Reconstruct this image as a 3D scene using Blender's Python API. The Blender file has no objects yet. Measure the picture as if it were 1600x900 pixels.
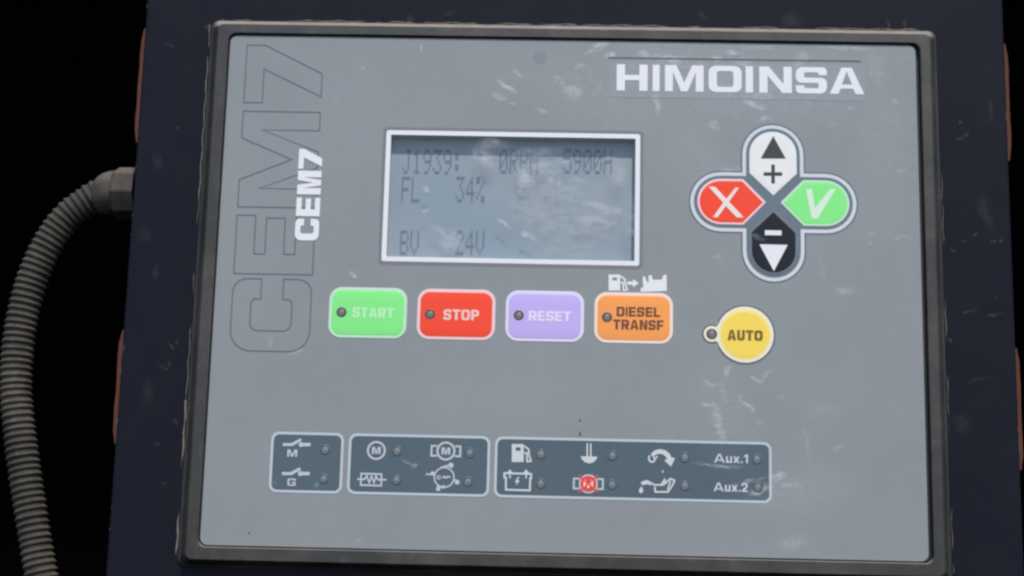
import bpy, bmesh, math, random
from mathutils import Vector, Matrix
R = math.radians
random.seed(7)
scn = bpy.context.scene
col = scn.collection

# ------------------------------------------------------------------ camera
# World: X right along the panel, Z up the panel, -Y out of the panel face; metres.
CAM_LOC = Vector((-0.00398119, -0.54388007, -0.11012257))
CAM_ROT = Matrix(((0.99947224, -0.01896301, 0.02637495),
                  (0.02208626, -0.19869696, -0.97981208),
                  (0.02382081, 0.97987750, -0.19817328)))
cd = bpy.data.cameras.new('camera')
cd.sensor_width = 36.0
cd.lens = 2550 / 1600 * 36
cd.clip_start = 0.01
cd.clip_end = 500
cam = bpy.data.objects.new('camera', cd)
cam.matrix_world = Matrix.Translation(CAM_LOC) @ CAM_ROT.to_4x4()
col.objects.link(cam)
scn.camera = cam

# ------------------------------------------------------------------ light
SUN_EL, SUN_AZ = R(54), R(13)          # azimuth measured from straight in front, to the right
SUN_DIR = Vector((math.sin(SUN_AZ) * math.cos(SUN_EL), -math.cos(SUN_AZ) * math.cos(SUN_EL), math.sin(SUN_EL)))
w = bpy.data.worlds.new('World')
scn.world = w
w.use_nodes = True
nt = w.node_tree
nt.nodes.clear()
sky = nt.nodes.new('ShaderNodeTexSky')
sky.sky_type = 'NISHITA'
sky.sun_disc = False
sky.sun_elevation = SUN_EL
sky.sun_rotation = math.atan2(SUN_DIR.x, SUN_DIR.y)
sky.dust_density = 0.3
sky.ozone_density = 2.6
bgn = nt.nodes.new('ShaderNodeBackground')
bgn.inputs['Strength'].default_value = 0.15
wo = nt.nodes.new('ShaderNodeOutputWorld')
nt.links.new(sky.outputs[0], bgn.inputs['Color'])
nt.links.new(bgn.outputs[0], wo.inputs['Surface'])
sd = bpy.data.lights.new('sun', 'SUN')
sd.energy = 3.0
sd.angle = R(2.5)
sd.color = (1.0, 0.93, 0.81)
sun = bpy.data.objects.new('sun', sd)
sun.rotation_euler = (-SUN_DIR).to_track_quat('-Z', 'Y').to_euler()
sun.location = SUN_DIR * 3
col.objects.link(sun)
scn.view_settings.view_transform = 'Standard'
scn.view_settings.look = 'None'
scn.view_settings.exposure = 0.12
scn.view_settings.gamma = 1.0
scn.view_settings.use_curve_mapping = False
scn.cycles.filter_width = 2.5          # the photograph is soft

# ------------------------------------------------------------------ measuring: a photo pixel -> millimetres on a plane
def U(px, py, d=0.0):
    """point of the plane d mm behind the faceplate seen at that place of the 1600 x 900 photograph"""
    v = CAM_ROT @ Vector(((px - 800) / 2550, -(py - 450) / 2550, -1))
    k = (d * 0.001 - CAM_LOC.y) / v.y
    p = CAM_LOC + v * k
    return (p.x * 1000, p.z * 1000)
MM = 0.2185                            # mm per photo pixel in the middle of the faceplate

# ------------------------------------------------------------------ materials
def mat(name, color, rough=0.5, spec=0.5, metal=0.0, coat=0.0):
    m = bpy.data.materials.new(name)
    m.use_nodes = True
    b = m.node_tree.nodes['Principled BSDF']
    b.inputs['Base Color'].default_value = (*color, 1)
    b.inputs['Roughness'].default_value = rough
    b.inputs['Specular IOR Level'].default_value = spec
    b.inputs['Metallic'].default_value = metal
    b.inputs['Coat Weight'].default_value = coat
    return m

def N(m, t, **kw):
    n = m.node_tree.nodes.new(t)
    for k, v in kw.items():
        if k in n.bl_rna.properties:
            setattr(n, k, v)
        else:
            n.inputs[k].default_value = v
    return n
def L(m, a, b):
    m.node_tree.links.new(a, b)
def mix(m, fac, a, b, blend='MIX'):
    n = N(m, 'ShaderNodeMix', data_type='RGBA', blend_type=blend)
    for sock, v in ((n.inputs[0], fac), (n.inputs[6], a), (n.inputs[7], b)):
        if isinstance(v, (int, float)):
            sock.default_value = v
        elif isinstance(v, tuple):
            sock.default_value = (*v, 1)
        else:
            L(m, v, sock)
    return n.outputs[2]
def mth(m, op, a, b=None, clamp=False):
    n = N(m, 'ShaderNodeMath', operation=op, use_clamp=clamp)
    for i, v in enumerate((a, b)):
        if v is None:
            continue
        if isinstance(v, (int, float)):
            n.inputs[i].default_value = v
        else:
            L(m, v, n.inputs[i])
    return n.outputs[0]
def ramp(m, fac, stops):
    n = N(m, 'ShaderNodeMapRange')
    n.interpolation_type = 'SMOOTHSTEP'
    n.inputs['From Min'].default_value, n.inputs['From Max'].default_value = stops
    L(m, fac, n.inputs['Value'])
    return n.outputs[0]

# elongated soft patch: smudges, scuffs and painted glare, in world coordinates
g = bpy.data.node_groups.new('soft_patch', 'ShaderNodeTree')
for nm, ty in (('Position', 'NodeSocketVector'), ('Center', 'NodeSocketVector'), ('Angle', 'NodeSocketFloat'),
               ('Size', 'NodeSocketVector'), ('Strength', 'NodeSocketFloat')):
    g.interface.new_socket(nm, in_out='INPUT', socket_type=ty)
g.interface.new_socket('Value', in_out='OUTPUT', socket_type='NodeSocketFloat')
gi, go = g.nodes.new('NodeGroupInput'), g.nodes.new('NodeGroupOutput')
s_ = g.nodes.new('ShaderNodeVectorMath'); s_.operation = 'SUBTRACT'
g.links.new(gi.outputs['Position'], s_.inputs[0]); g.links.new(gi.outputs['Center'], s_.inputs[1])
r_ = g.nodes.new('ShaderNodeVectorRotate'); r_.rotation_type = 'Y_AXIS'
g.links.new(s_.outputs[0], r_.inputs['Vector']); g.links.new(gi.outputs['Angle'], r_.inputs['Angle'])
d_ = g.nodes.new('ShaderNodeVectorMath'); d_.operation = 'DIVIDE'
g.links.new(r_.outputs[0], d_.inputs[0]); g.links.new(gi.outputs['Size'], d_.inputs[1])
l_ = g.nodes.new('ShaderNodeVectorMath'); l_.operation = 'LENGTH'
g.links.new(d_.outputs[0], l_.inputs[0])
mr = g.nodes.new('ShaderNodeMapRange'); mr.interpolation_type = 'SMOOTHSTEP'
mr.inputs['From Min'].default_value = 1.0; mr.inputs['From Max'].default_value = 0.1
g.links.new(l_.outputs['Value'], mr.inputs['Value'])
mu = g.nodes.new('ShaderNodeMath'); mu.operation = 'MULTIPLY'
g.links.new(mr.outputs[0], mu.inputs[0]); g.links.new(gi.outputs['Strength'], mu.inputs[1])
g.links.new(mu.outputs[0], go.inputs[0])

def soft_patches(m, pos, items):
    """items: (px, py, half length px, half width px, angle up to the right in deg, strength)"""
    wn = N(m, 'ShaderNodeTexNoise'); wn.inputs['Scale'].default_value = 210; wn.inputs['Detail'].default_value = 3; L(m, pos, wn.inputs['Vector'])
    va = N(m, 'ShaderNodeVectorMath', operation='MULTIPLY_ADD'); L(m, wn.outputs['Color'], va.inputs[0]); va.inputs[1].default_value = (.0036, 0, .0036)
    vb = N(m, 'ShaderNodeVectorMath', operation='ADD'); L(m, pos, vb.inputs[0]); vb.inputs[1].default_value = (-.0018, 0, -.0018); L(m, vb.outputs[0], va.inputs[2])
    pos = va.outputs[0]
    acc = None
    for (px, py, a, b, ang, st) in items:
        n = N(m, 'ShaderNodeGroup'); n.node_tree = g
        x, z = U(px, py)
        L(m, pos, n.inputs['Position'])
        n.inputs['Center'].default_value = (x * .001, 0, z * .001)
        n.inputs['Angle'].default_value = R(ang)
        n.inputs['Size'].default_value = (a * 1.25 * MM * .001, 0.05, b * 1.3 * MM * .001)
        n.inputs['Strength'].default_value = st
        acc = n.outputs[0] if acc is None else mth(m, 'MAXIMUM', acc, n.outputs[0])
    return acc

SMEARS_GLARE_TOP = [  # dried smudges, plus sky glare painted in as pale patches
    (934, 75, 22, 6, 22, .8), (952, 85, 11, 6, -12, 1.0), (907, 105, 12, 6, 5, .4), (1008, 86, 14, 8, -20, .6),
    (1045, 92, 34, 9, -6, .75), (1121, 92, 12, 6, -18, 1.0), (1144, 83, 11, 7, 0, .8), (1160, 98, 24, 7, -10, .55),
    (1252, 90, 16, 13, 0, .5), (1185, 73, 40, 6, 2, .35), (1320, 74, 60, 4, -2, .4), (1026, 160, 7, 26, 8, .55), (1178, 163, 28, 7, -22, .7),
    (1190, 150, 30, 12, -10, .4), (810, 116, 17, 4, -27, .5), (792, 135, 22, 5, -24, .75), (780, 151, 16, 6, -24, .5),
    (801, 162, 7, 5, 0, .45), (848, 173, 16, 4, -24, .4), (895, 144, 18, 15, -20, .65), (876, 128, 24, 10, -38, .4),
    (658, 77, 2.5, 5, 0, .9), (567, 106, 6, 4, 0, .35), (524, 153, 6, 5, 0, .3), (935, 140, 12, 16, 0, .25),
    (1115, 195, 12, 10, -20, .45), (1140, 268, 30, 9, 5, .5), (1196, 184, 12, 8, 20, .45), (1330, 168, 10, 4, 0, .4), (1398, 158, 6, 8, 0, .35),
    (1300, 195, 10, 3, 20, .3), (1362, 365, 6, 4, 0, .4), (1360, 380, 3, 3, 0, .6), (1410, 373, 16, 2.5, 2, .3),
    (1318, 455, 20, 7, 5, .35), (1120, 402, 9, 5, 0, .3), (1285, 420, 6, 30, 12, .16), (552, 429, 7, 4, -15, .75), (462, 550, 14, 3, 20, .35),
    (423, 535, 5, 7, 0, .25), (1408, 268, 12, 4, 0, .25), (1250, 105, 22, 30, 10, .28), (1370, 110, 16, 40, 8, .22)]
SMEARS_GLARE_TOP += [(1150, 125, 270, 75, -4, .2), (930, 150, 160, 70, -15, .13), (1380, 200, 60, 150, 0, .1), (1090, 240, 70, 110, 20, .1), (560, 200, 160, 120, 10, .06)]  # broad faint patches: soft glare painted into the film colour
SMEARS_GLARE_LOW = [(1130, 640, 60, 110, 14, .1), (1240, 770, 120, 40, 12, .13), (800, 620, 260, 60, 4, .05),  # glare painted in with the smudges; broad haze patches first
    (1137, 579, 11, 5, 60, .7), (1130, 612, 8, 26, 18, .3), (1122, 660, 9, 42, 12, .55), (1105, 634, 15, 4, -8, .6), (1108, 601, 20, 5, -6, .4),
    (1182, 593, 12, 4, -22, .7), (1197, 585, 13, 3, 45, .45), (1168, 634, 16, 3.5, -32, .75), (1158, 622, 8, 3, -60, .4), (1187, 660, 7, 6, 0, .3),
    (1187, 766, 24, 8, 22, .85), (1170, 752, 30, 3, 12, .6), (1125, 728, 44, 4, -5, .6), (1216, 744, 16, 9, 15, .8), (1236, 760, 22, 10, 5, .35),
    (1180, 785, 30, 5, 0, .35), (905, 678, 2, 4, 0, .0), (635, 722, 12, 3, -30, .55), (648, 727, 8, 3, 40, .5), (496, 757, 4, 5, 0, .6), (429, 752, 5, 4, 0, .3),
    (1310, 700, 16, 6, 20, .2), (1290, 640, 30, 14, 10, .12), (560, 845, 6, 4, 0, .25), (1220, 620, 7, 5, 0, .25), (1238, 848, 26, 12, 10, .3), (1260, 690, 5, 30, 10, .2)]
SMEARS_GLARE_LCD = [  # smudges, plus cloud reflections painted in as pale patches
    (758, 248, 24, 12, -18, .75), (748, 240, 14, 14, -50, .5), (770, 225, 26, 14, -10, .4), (822, 275, 16, 26, 12, .75), (815, 295, 8, 26, 8, .5), (850, 262, 26, 14, -8, .6),
    (880, 252, 14, 10, 0, .5), (860, 283, 7, 5, 0, .6), (874, 290, 5, 18, 4, .55), (905, 282, 14, 6, -20, .4), (835, 238, 50, 8, 2, .35), (935, 322, 34, 8, -16, .55), (958, 330, 24, 7, 12, .55),
    (925, 346, 46, 13, -8, .5), (875, 300, 60, 26, -8, .3), (888, 355, 30, 12, -30, .35), (790, 348, 18, 4, -28, .7), (826, 370, 18, 7, -26, .75), (705, 378, 22, 20, 10, .55), (690, 360, 20, 6, -30, .4),
    (662, 328, 8, 5, 0, .6), (668, 295, 5, 5, 0, .6), (870, 340, 110, 50, -12, .28), (880, 385, 90, 26, -4, .2), (965, 272, 16, 26, 0, .4), (985, 350, 14, 50, 0, .3), (1003, 352, 10, 16, 0, .7), (1003, 375, 8, 5, 0, .6),
    (948, 250, 20, 5, 8, .4)]

def fine_pos(m):
    return N(m, 'ShaderNodeNewGeometry').outputs['Position']
def noise(m, pos, scale, detail=4, rough=.55, stretch=None, rot=0):
    n = N(m, 'ShaderNodeTexNoise')
    n.inputs['Scale'].default_value = scale
    n.inputs['Detail'].default_value = detail
    n.inputs['Roughness'].default_value = rough
    if stretch:
        mp = N(m, 'ShaderNodeMapping')
        mp.inputs['Scale'].default_value = stretch
        mp.inputs['Rotation'].default_value = (0, rot, 0)
        L(m, pos, mp.inputs['Vector'])
        L(m, mp.outputs[0], n.inputs['Vector'])
    else:
        L(m, pos, n.inputs['Vector'])
    return n.outputs[0]
def worn_and_glare(m, base, items=None, dirt_glare=(.62, .63, .66), grain=.05, speck=True, amount=1.0):
    """plastic film: faint blotches, fine specks, dried smudges and painted glare"""
    b = m.node_tree.nodes['Principled BSDF']
    pos = fine_pos(m)
    n1 = noise(m, pos, 22, 3)
    n2 = noise(m, pos, 160, 5, .6)
    v = mth(m, 'ADD', mth(m, 'MULTIPLY', mth(m, 'SUBTRACT', n1, .5), grain * 2.4), mth(m, 'MULTIPLY', mth(m, 'SUBTRACT', n2, .5), grain * 1.6))
    hsv = N(m, 'ShaderNodeHueSaturation')
    hsv.inputs['Color'].default_value = (*base, 1)
    L(m, mth(m, 'ADD', v, 1.0), hsv.inputs['Value'])
    c = hsv.outputs[0]
    n4 = noise(m, pos, 45, 2)
    c = mix(m, mth(m, 'MULTIPLY', ramp(m, n4, (.52, .7)), .10 * amount), c, (base[0] * 1.12, base[1] * 1.0, base[2] * 1.02))
    fac = None
    if items:
        fac = soft_patches(m, pos, items)
        brk = noise(m, pos, 380, 5, .7, (1, 1, 2.2), R(20))
        fac = mth(m, 'MULTIPLY', fac, ramp(m, brk, (.27, .72)))
    if speck:
        n3 = noise(m, pos, 620, 2, .5)
        n5 = noise(m, pos, 40, 2)
        sp = mth(m, 'MULTIPLY', mth(m, 'MULTIPLY', ramp(m, n3, (.70, .78)), ramp(m, n5, (.5, .62))), .35 * amount)
        fac = sp if fac is None else mth(m, 'MAXIMUM', fac, sp)
    if fac is not None:
        c = mix(m, fac, c, dirt_glare)
    L(m, c, b.inputs['Base Color'])
    rg = mth(m, 'ADD', mth(m, 'MULTIPLY', noise(m, pos, 60, 4), .22), b.inputs['Roughness'].default_value - .1)
    L(m, rg, b.inputs['Roughness'])
    bp = N(m, 'ShaderNodeBump')
    bp.inputs['Strength'].default_value = .12
    bp.inputs['Distance'].default_value = .0006
    L(m, noise(m, pos, 30, 3), bp.inputs['Height'])
    L(m, bp.outputs[0], b.inputs['Normal'])
    return m

M = {}
M['plate'] = worn_and_glare(mat('grey_film', (.265, .275, .283), .40), (.252, .267, .281), SMEARS_GLARE_TOP + SMEARS_GLARE_LOW, grain=.075)
M['logo_back'] = worn_and_glare(mat('logo_backing_film', (.29, .32, .40), .4), (.272, .285, .315), SMEARS_GLARE_TOP)
M['white'] = worn_and_glare(mat('white_print', (.8, .79, .82), .45), (.80, .79, .82), None, grain=.03, speck=False)
M['offwhite'] = worn_and_glare(mat('grey_white_print', (.52, .55, .58), .45), (.50, .54, .57), None, grain=.05, speck=False)
M['surround'] = worn_and_glare(mat('white_outline_print', (.62, .65, .69), .45), (.62, .65, .69), None, grain=.04, speck=False)
M['border'] = worn_and_glare(mat('pale_border_print', (.5, .56, .6), .45), (.5, .56, .61), SMEARS_GLARE_LOW, grain=.03, speck=False)
M['field_white'] = worn_and_glare(mat('field_white_print', (.6, .63, .65), .45), (.6, .63, .65), SMEARS_GLARE_LOW, grain=.05, speck=False)
M['outline'] = mat('dark_outline_print', (.10, .125, .155), .5)
M['lcd_line'] = mat('grey_line_print', (.19, .19, .22), .5)
M['slate'] = worn_and_glare(mat('slate_film', (.09, .125, .155), .42), (.09, .126, .155), SMEARS_GLARE_LOW, amount=.4, dirt_glare=(.5, .52, .55))
M['slate_band'] = worn_and_glare(mat('slate_print', (.13, .17, .21), .45), (.13, .165, .205), None, speck=False)
M['green'] = worn_and_glare(mat('green_key', (.26, .85, .26), .42), (.25, .84, .25), None, grain=.02, speck=False)
M['green_edge'] = mat('pale_green_print', (.55, .78, .58), .45)
M['red'] = worn_and_glare(mat('red_key', (.95, .075, .04), .42), (.95, .075, .035), None, grain=.02, speck=False)
M['red_edge'] = mat('pale_pink_print', (.88, .60, .62), .45)
M['violet'] = worn_and_glare(mat('violet_key', (.56, .44, .85), .42), (.55, .43, .84), None, grain=.02, speck=False)
M['violet_edge'] = mat('pale_violet_print', (.74, .70, .88), .45)
M['violet_text'] = mat('violet_white_print', (.80, .72, .92), .45)
M['orange'] = worn_and_glare(mat('orange_key', (.98, .36, .10), .42), (.97, .35, .095), None, grain=.02, speck=False)
M['orange_edge'] = mat('pale_orange_print', (.92, .72, .60), .45)
M['yellow'] = worn_and_glare(mat('yellow_key', (.96, .70, .11), .42), (.95, .69, .11), None, grain=.02, speck=False)
M['yellow_mid'] = mat('pale_yellow_print', (.93, .74, .30), .45)
M['cream'] = mat('cream_print', (.88, .80, .62), .45)
M['brown_text'] = mat('brown_print', (.16, .05, .02), .5)
M['olive_text'] = mat('olive_brown_print', (.20, .11, .015), .5)
M['green_text'] = mat('pale_green_text', (.52, .88, .50), .45)
M['red_text'] = mat('pale_red_text', (.92, .56, .50), .45)
M['key_white'] = worn_and_glare(mat('white_key', (.82, .81, .80), .42), (.82, .81, .80), None, grain=.02, speck=False)
def low(m, v):
    m.node_tree.nodes['Principled BSDF'].inputs['Specular IOR Level'].default_value = v
    return m
M['key_black'] = worn_and_glare(mat('black_key', (.014, .017, .026), .4), (.014, .017, .026), [(1182, 370, 16, 4, -15, .25)], speck=False)
low(M['key_black'], .2)
for k_ in ('green', 'red', 'violet', 'orange', 'yellow', 'slate'):
    low(M[k_], .22)
M['key_grey_edge'] = mat('grey_key_edge', (.16, .18, .21), .45)
M['black_print'] = mat('black_print', (.035, .035, .037), .5)
M['alarm_red'] = mat('red_print', (.8, .05, .045), .5)
M['led'] = mat('lamp_lens', (.2, .19, .185), .4)
M['led_rim'] = mat('lamp_rim', (.075, .08, .08), .5)
M['led_dim'] = mat('lamp_lens_smoky', (.215, .215, .212), .28)
M['led_dim_rim'] = mat('lamp_rim_slate', (.078, .108, .132), .5)
M['segment'] = mat('lcd_segment', (.135, .165, .225), .6)
M['spot'] = mat('film_spot', (.215, .235, .262), .45)
M['x_text'] = mat('warm_white_print', (.9, .74, .70), .45)
M['v_text'] = mat('green_white_print', (.68, .85, .66), .45)
M['gasket'] = mat('black_gasket', (.012, .012, .012), .6)
M['recess'] = mat('display_recess', (.5, .5, .5), .6)

# LCD glass: grey green reflective, blotchy
m = mat('lcd_backplane', (.27, .315, .33), .5)
b = m.node_tree.nodes['Principled BSDF']
pos = fine_pos(m)
c = mix(m, ramp(m, noise(m, pos, 28, 3), (.35, .65)), (.255, .315, .375), (.315, .35, .385))
L(m, c, b.inputs['Base Color'])
M['lcd'] = m
# clear window over the display, smudged, with cloud reflections painted in
m = bpy.data.materials.new('clear_window')
m.use_nodes = True
nt = m.node_tree
nt.nodes.clear()
out = N(m, 'ShaderNodeOutputMaterial')
tr = N(m, 'ShaderNodeBsdfTransparent'); tr.inputs[0].default_value = (.97, .98, .98, 1)
gl = N(m, 'ShaderNodeBsdfGlossy'); gl.inputs['Roughness'].default_value = .16
lw = N(m, 'ShaderNodeLayerWeight'); lw.inputs['Blend'].default_value = .5
df = N(m, 'ShaderNodeBsdfDiffuse'); df.inputs['Color'].default_value = (.66, .66, .68, 1)
m1 = N(m, 'ShaderNodeMixShader'); m2 = N(m, 'ShaderNodeMixShader')
L(m, mth(m, 'ADD', mth(m, 'MULTIPLY', mth(m, 'POWER', lw.outputs['Facing'], 5.0), .9), .04), m1.inputs[0]); L(m, tr.outputs[0], m1.inputs[1]); L(m, gl.outputs[0], m1.inputs[2])
pos = fine_pos(m)
f = mth(m, 'MULTIPLY', soft_patches(m, pos, SMEARS_GLARE_LCD), ramp(m, noise(m, pos, 230, 5, .65, (1, 1, 1.8), R(25)), (.25, .68)))
f = mth(m, 'ADD', mth(m, 'MULTIPLY', f, .8), .015)
L(m, f, m2.inputs[0]); L(m, m1.outputs[0], m2.inputs[1]); L(m, df.outputs[0], m2.inputs[2])
L(m, m2.outputs[0], out.inputs[0])
M['window'] = m

def dusty(name, base, dust, rough, up, amt, scale=60, items=None, edge=None):
    """paint or plastic with dust that has settled on the faces looking up, and patchy grime"""
    m = mat(name, base, rough)
    b = m.node_tree.nodes['Principled BSDF']
    geo = N(m, 'ShaderNodeNewGeometry')
    pos = geo.outputs['Position']
    sx = N(m, 'ShaderNodeSeparateXYZ'); L(m, geo.outputs['Normal'], sx.inputs[0])
    upf = mth(m, 'MULTIPLY', ramp(m, sx.outputs['Z'], (.15, .8)), up)
    n1 = noise(m, pos, scale, 6, .65)
    n2 = noise(m, pos, scale * 6, 4, .6)
    pat = mth(m, 'MULTIPLY', ramp(m, n1, (.38, .75)), amt)
    pat = mth(m, 'ADD', pat, mth(m, 'MULTIPLY', ramp(m, n2, (.5, .8)), amt * .6))
    fac = mth(m, 'ADD', pat, mth(m, 'MULTIPLY', upf, mth(m, 'ADD', mth(m, 'MULTIPLY', n2, .8), .45)), clamp=True)
    if items:
        sm = mth(m, 'MULTIPLY', soft_patches(m, pos, items), ramp(m, noise(m, pos, 500, 4, .6), (.25, .6)))
        fac = mth(m, 'MAXIMUM', fac, sm)
    c = mix(m, fac, base, dust)
    L(m, c, b.inputs['Base Color'])
    L(m, mth(m, 'ADD', mth(m, 'MULTIPLY', fac, .35), rough, clamp=True), b.inputs['Roughness'])
    bp = N(m, 'ShaderNodeBump'); bp.inputs['Strength'].default_value = .2; bp.inputs['Distance'].default_value = .0004
    L(m, n2, bp.inputs['Height']); L(m, bp.outputs[0], b.inputs['Normal'])
    return m
SCUFFS = [(262, 536, 9, 2.5, -50, .5), (270, 530, 4, 6, 0, .4), (250, 570, 9, 2.5, -25, .5), (259, 566, 3, 5, 0, .4), (268, 655, 4, 8, 20, .3), (240, 692, 6, 3, 0, .35),
          (250, 752, 6, 3, -10, .35), (318, 33, 5, 4, 0, .5), (272, 190, 3, 4, 0, .4), (285, 95, 12, 3, -20, .3), (260, 62, 14, 2.5, -10, .3), (240, 245, 8, 20, 10, .18),
          (1508, 210, 9, 3, 20, .55), (1516, 203, 8, 2.5, 45, .5), (1510, 183, 2.5, 4, 0, .8), (1496, 385, 7, 3, -40, .5), (1532, 362, 6, 2.5, 40, .5), (1558, 371, 5, 2.5, 0, .6), (1571, 369, 3, 3, 0, .9),
          (1514, 370, 5, 2.5, 10, .4), (1520, 481, 14, 2.5, 15, .5), (1562, 486, 14, 2.5, 5, .55), (1556, 165, 3, 26, 5, .35), (1492, 528, 4, 3, 0, .6), (1546, 325, 12, 30, 20, .22), (1395, 34, 3, 20, 0, .4),
          (1300, 38, 30, 6, 0, .3), (850, 35, 40, 8, 0, .25), (640, 25, 6, 14, 10, .3), (1240, 20, 20, 14, 0, .25), (560, 30, 3, 10, 20, .4), (1420, 30, 3, 12, -10, .4), (700, 12, 14, 5, 20, .25), (1100, 14, 14, 5, -20, .25),
          (377, 30, 40, 7, 0, .4), (1565, 460, 3, 5, 0, .35), (1535, 590, 20, 4, 10, .2), (1510, 660, 18, 18, 0, .18), (220, 360, 16, 16, 0, .15), (236, 420, 5, 12, 10, .25), (225, 610, 12, 24, 0, .16)]
SCUFFS = [(a_, b_, c_, d_, e_, f_ * .75) for a_, b_, c_, d_, e_, f_ in SCUFFS]
M['navy'] = dusty('navy_enclosure_paint', (.0065, .0078, .0155), (.12, .112, .105), .5, .25, .022, 45, SCUFFS)
M['navy'].node_tree.nodes['Principled BSDF'].inputs['Specular IOR Level'].default_value = .13
M['flange'] = dusty('navy_enclosure_edge_paint', (.008, .009, .014), (.2, .18, .15), .5, .3, .12, 60)
M['bezel'] = dusty('charcoal_plastic', (.032, .030, .029), (.30, .255, .215), .5, .95, .15, 38)
M['tab'] = dusty('rusty_red_oxide', (.115, .026, .013), (.085, .05, .032), .75, .4, 1.0, 420)
M['hose'] = dusty('dusty_grey_conduit', (.026, .023, .019), (.135, .113, .09), .8, .4, .6, 70)
M['gland'] = dusty('dusty_grey_nylon', (.034, .029, .026), (.165, .14, .12), .75, .7, .4, 120)
M['cabinet'] = mat('unlit_black_steel', (.0012, .0012, .0012), .95, .0)  # near-black colour stands in for the unlit interior
M['grime'] = dusty('worn_paint', (.10, .09, .085), (.22, .19, .17), .9, .2, .5, 300)
M['dust'] = dusty('dried_dust', (.19, .17, .145), (.34, .30, .26), .9, .2, .5, 300)

# ------------------------------------------------------------------ mesh helpers (millimetres, (x, z) on the panel, h = height proud of the faceplate)
class B:
    def __init__(s):
        s.v, s.f, s.smooth = [], [], []
    def vert(s, x, z, h):
        s.v.append((x * .001, -h * .001, z * .001))
        return len(s.v) - 1
    def face(s, ids, smooth=False):
        s.f.append(ids); s.smooth.append(smooth)
    def fill(s, loops, h0, h1=None):
        """flat filled shape (outer loops and holes, even-odd) at height h0, or a slab from h0 to h1"""
        cu = bpy.data.curves.new('tmp', 'CURVE')
        cu.dimensions = '2D'
        cu.fill_mode = 'FRONT' if h1 is None else 'BOTH'
        if h1 is not None:
            cu.extrude = abs(h1 - h0) / 2
        for lp in loops:
            sp = cu.splines.new('POLY')
            sp.points.add(len(lp) - 1)
            for p, q in zip(sp.points, lp):
                p.co = (q[0], q[1], 0, 1)
            sp.use_cyclic_u = True
        o = bpy.data.objects.new('tmp', cu)
        me = o.to_mesh()
        mid = h0 if h1 is None else (h0 + h1) / 2
        k = len(s.v)
        for v in me.vertices:
            s.vert(v.co.x, v.co.y, mid + v.co.z)
        for p in me.polygons:
            ids = [k + i for i in p.vertices]
            if h1 is None and p.normal.z < 0:
                ids.reverse()
            s.face(ids)
        o.to_mesh_clear()
        bpy.data.objects.remove(o); bpy.data.curves.remove(cu)
        return s
    def rings(s, loop, steps, cap=True, smooth=False):
        """stack of inset copies of a loop (counter-clockwise): steps = [(inset, h), ...]; last one capped"""
        prev = None
        for ins, h in steps:
            lp = inset(loop, ins)
            ids = [s.vert(x, z, h) for x, z in lp]
            if prev:
                n = len(ids)
                for i in range(n):
                    s.face([prev[i], prev[(i + 1) % n], ids[(i + 1) % n], ids[i]], smooth)
            prev = ids
        if cap:
            s.face(prev, False)
        return s
    def stroke(s, pts, wd, h, closed=False, caps=False):
        s.fill(outline_of(pts, wd, closed), h)
        return s
    def box(s, x0, x1, z0, z1, h0, h1):
        a = [s.vert(x, z, h) for h in (h0, h1) for x, z in ((x0, z0), (x1, z0), (x1, z1), (x0, z1))]
        for q in ((3, 2, 1, 0), (4, 5, 6, 7), (0, 1, 5, 4), (1, 2, 6, 5), (2, 3, 7, 6), (3, 0, 4, 7)):
            s.face([a[i] for i in q])
        return s

def inset(lp, d):
    if abs(d) < 1e-9:
        return list(lp)
    n = len(lp); o = []
    for i in range(n):
        p0, p, p1 = Vector(lp[i - 1]), Vector(lp[i]), Vector(lp[(i + 1) % n])
        a, c = (p - p0), (p1 - p)
        if a.length < 1e-9: a = c
        if c.length < 1e-9: c = a
        a.normalize(); c.normalize()
        na, nc = Vector((-a.y, a.x)), Vector((-c.y, c.x))
        bis = na + nc
        if bis.length < 1e-6:
            bis = na
        bis.normalize()
        k = max(.35, bis.dot(na))
        q = p + bis * (d / k)
        o.append((q.x, q.y))
    return o
def outline_of(pts, wd, closed):
    n = len(pts); l, r = [], []
    for i in range(n):
        p = Vector(pts[i])
        a = p - Vector(pts[i - 1]) if (i > 0 or closed) else Vector(pts[1]) - p
        c = Vector(pts[(i + 1) % n]) - p if (i < n - 1 or closed) else a.copy()
        a.normalize(); c.normalize()
        na, nc = Vector((-a.y, a.x)), Vector((-c.y, c.x))
        bis = na + nc
        if bis.length < 1e-6: bis = na
        bis.normalize()
        k = max(.4, bis.dot(na))
        l.append(tuple(p + bis * (wd / 2 / k))); r.append(tuple(p - bis * (wd / 2 / k)))
    return [l, r] if closed else [l + r[::-1]]
def fillet(poly, rad, seg=6):
    """round the corners of a polygon; rad is one radius or one per corner"""
    n = len(poly); o = []
    for i in range(n):
        r = rad if isinstance(rad, (int, float)) else rad[i]
        p = Vector(poly[i])
        if r <= 0:
            o.append(tuple(p)); continue
        a = Vector(poly[i - 1]) - p; c = Vector(poly[(i + 1) % n]) - p
        la, lc = a.length, c.length
        a.normalize(); c.normalize()
        half = a.angle(c) / 2
        t = min(r / math.tan(half), la * .499, lc * .499)
        rr = t * math.tan(half)
        bis = (a + c).normalized()
        ctr = p + bis * (rr / math.sin(half))
        s0, s1 = p + a * t - ctr, p + c * t - ctr
        a0 = math.atan2(s0.y, s0.x); da = math.atan2(s1.y, s1.x) - a0
        while da > math.pi: da -= 2 * math.pi
        while da < -math.pi: da += 2 * math.pi
        for k in range(seg + 1):
            q = a0 + da * k / seg
            o.append((ctr.x + rr * math.cos(q), ctr.y + rr * math.sin(q)))
    return o
def rrect(x0, z0, x1, z1, r, seg=8):
    return fillet([(x0, z0), (x1, z0), (x1, z1), (x0, z1)], r, seg)
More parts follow.
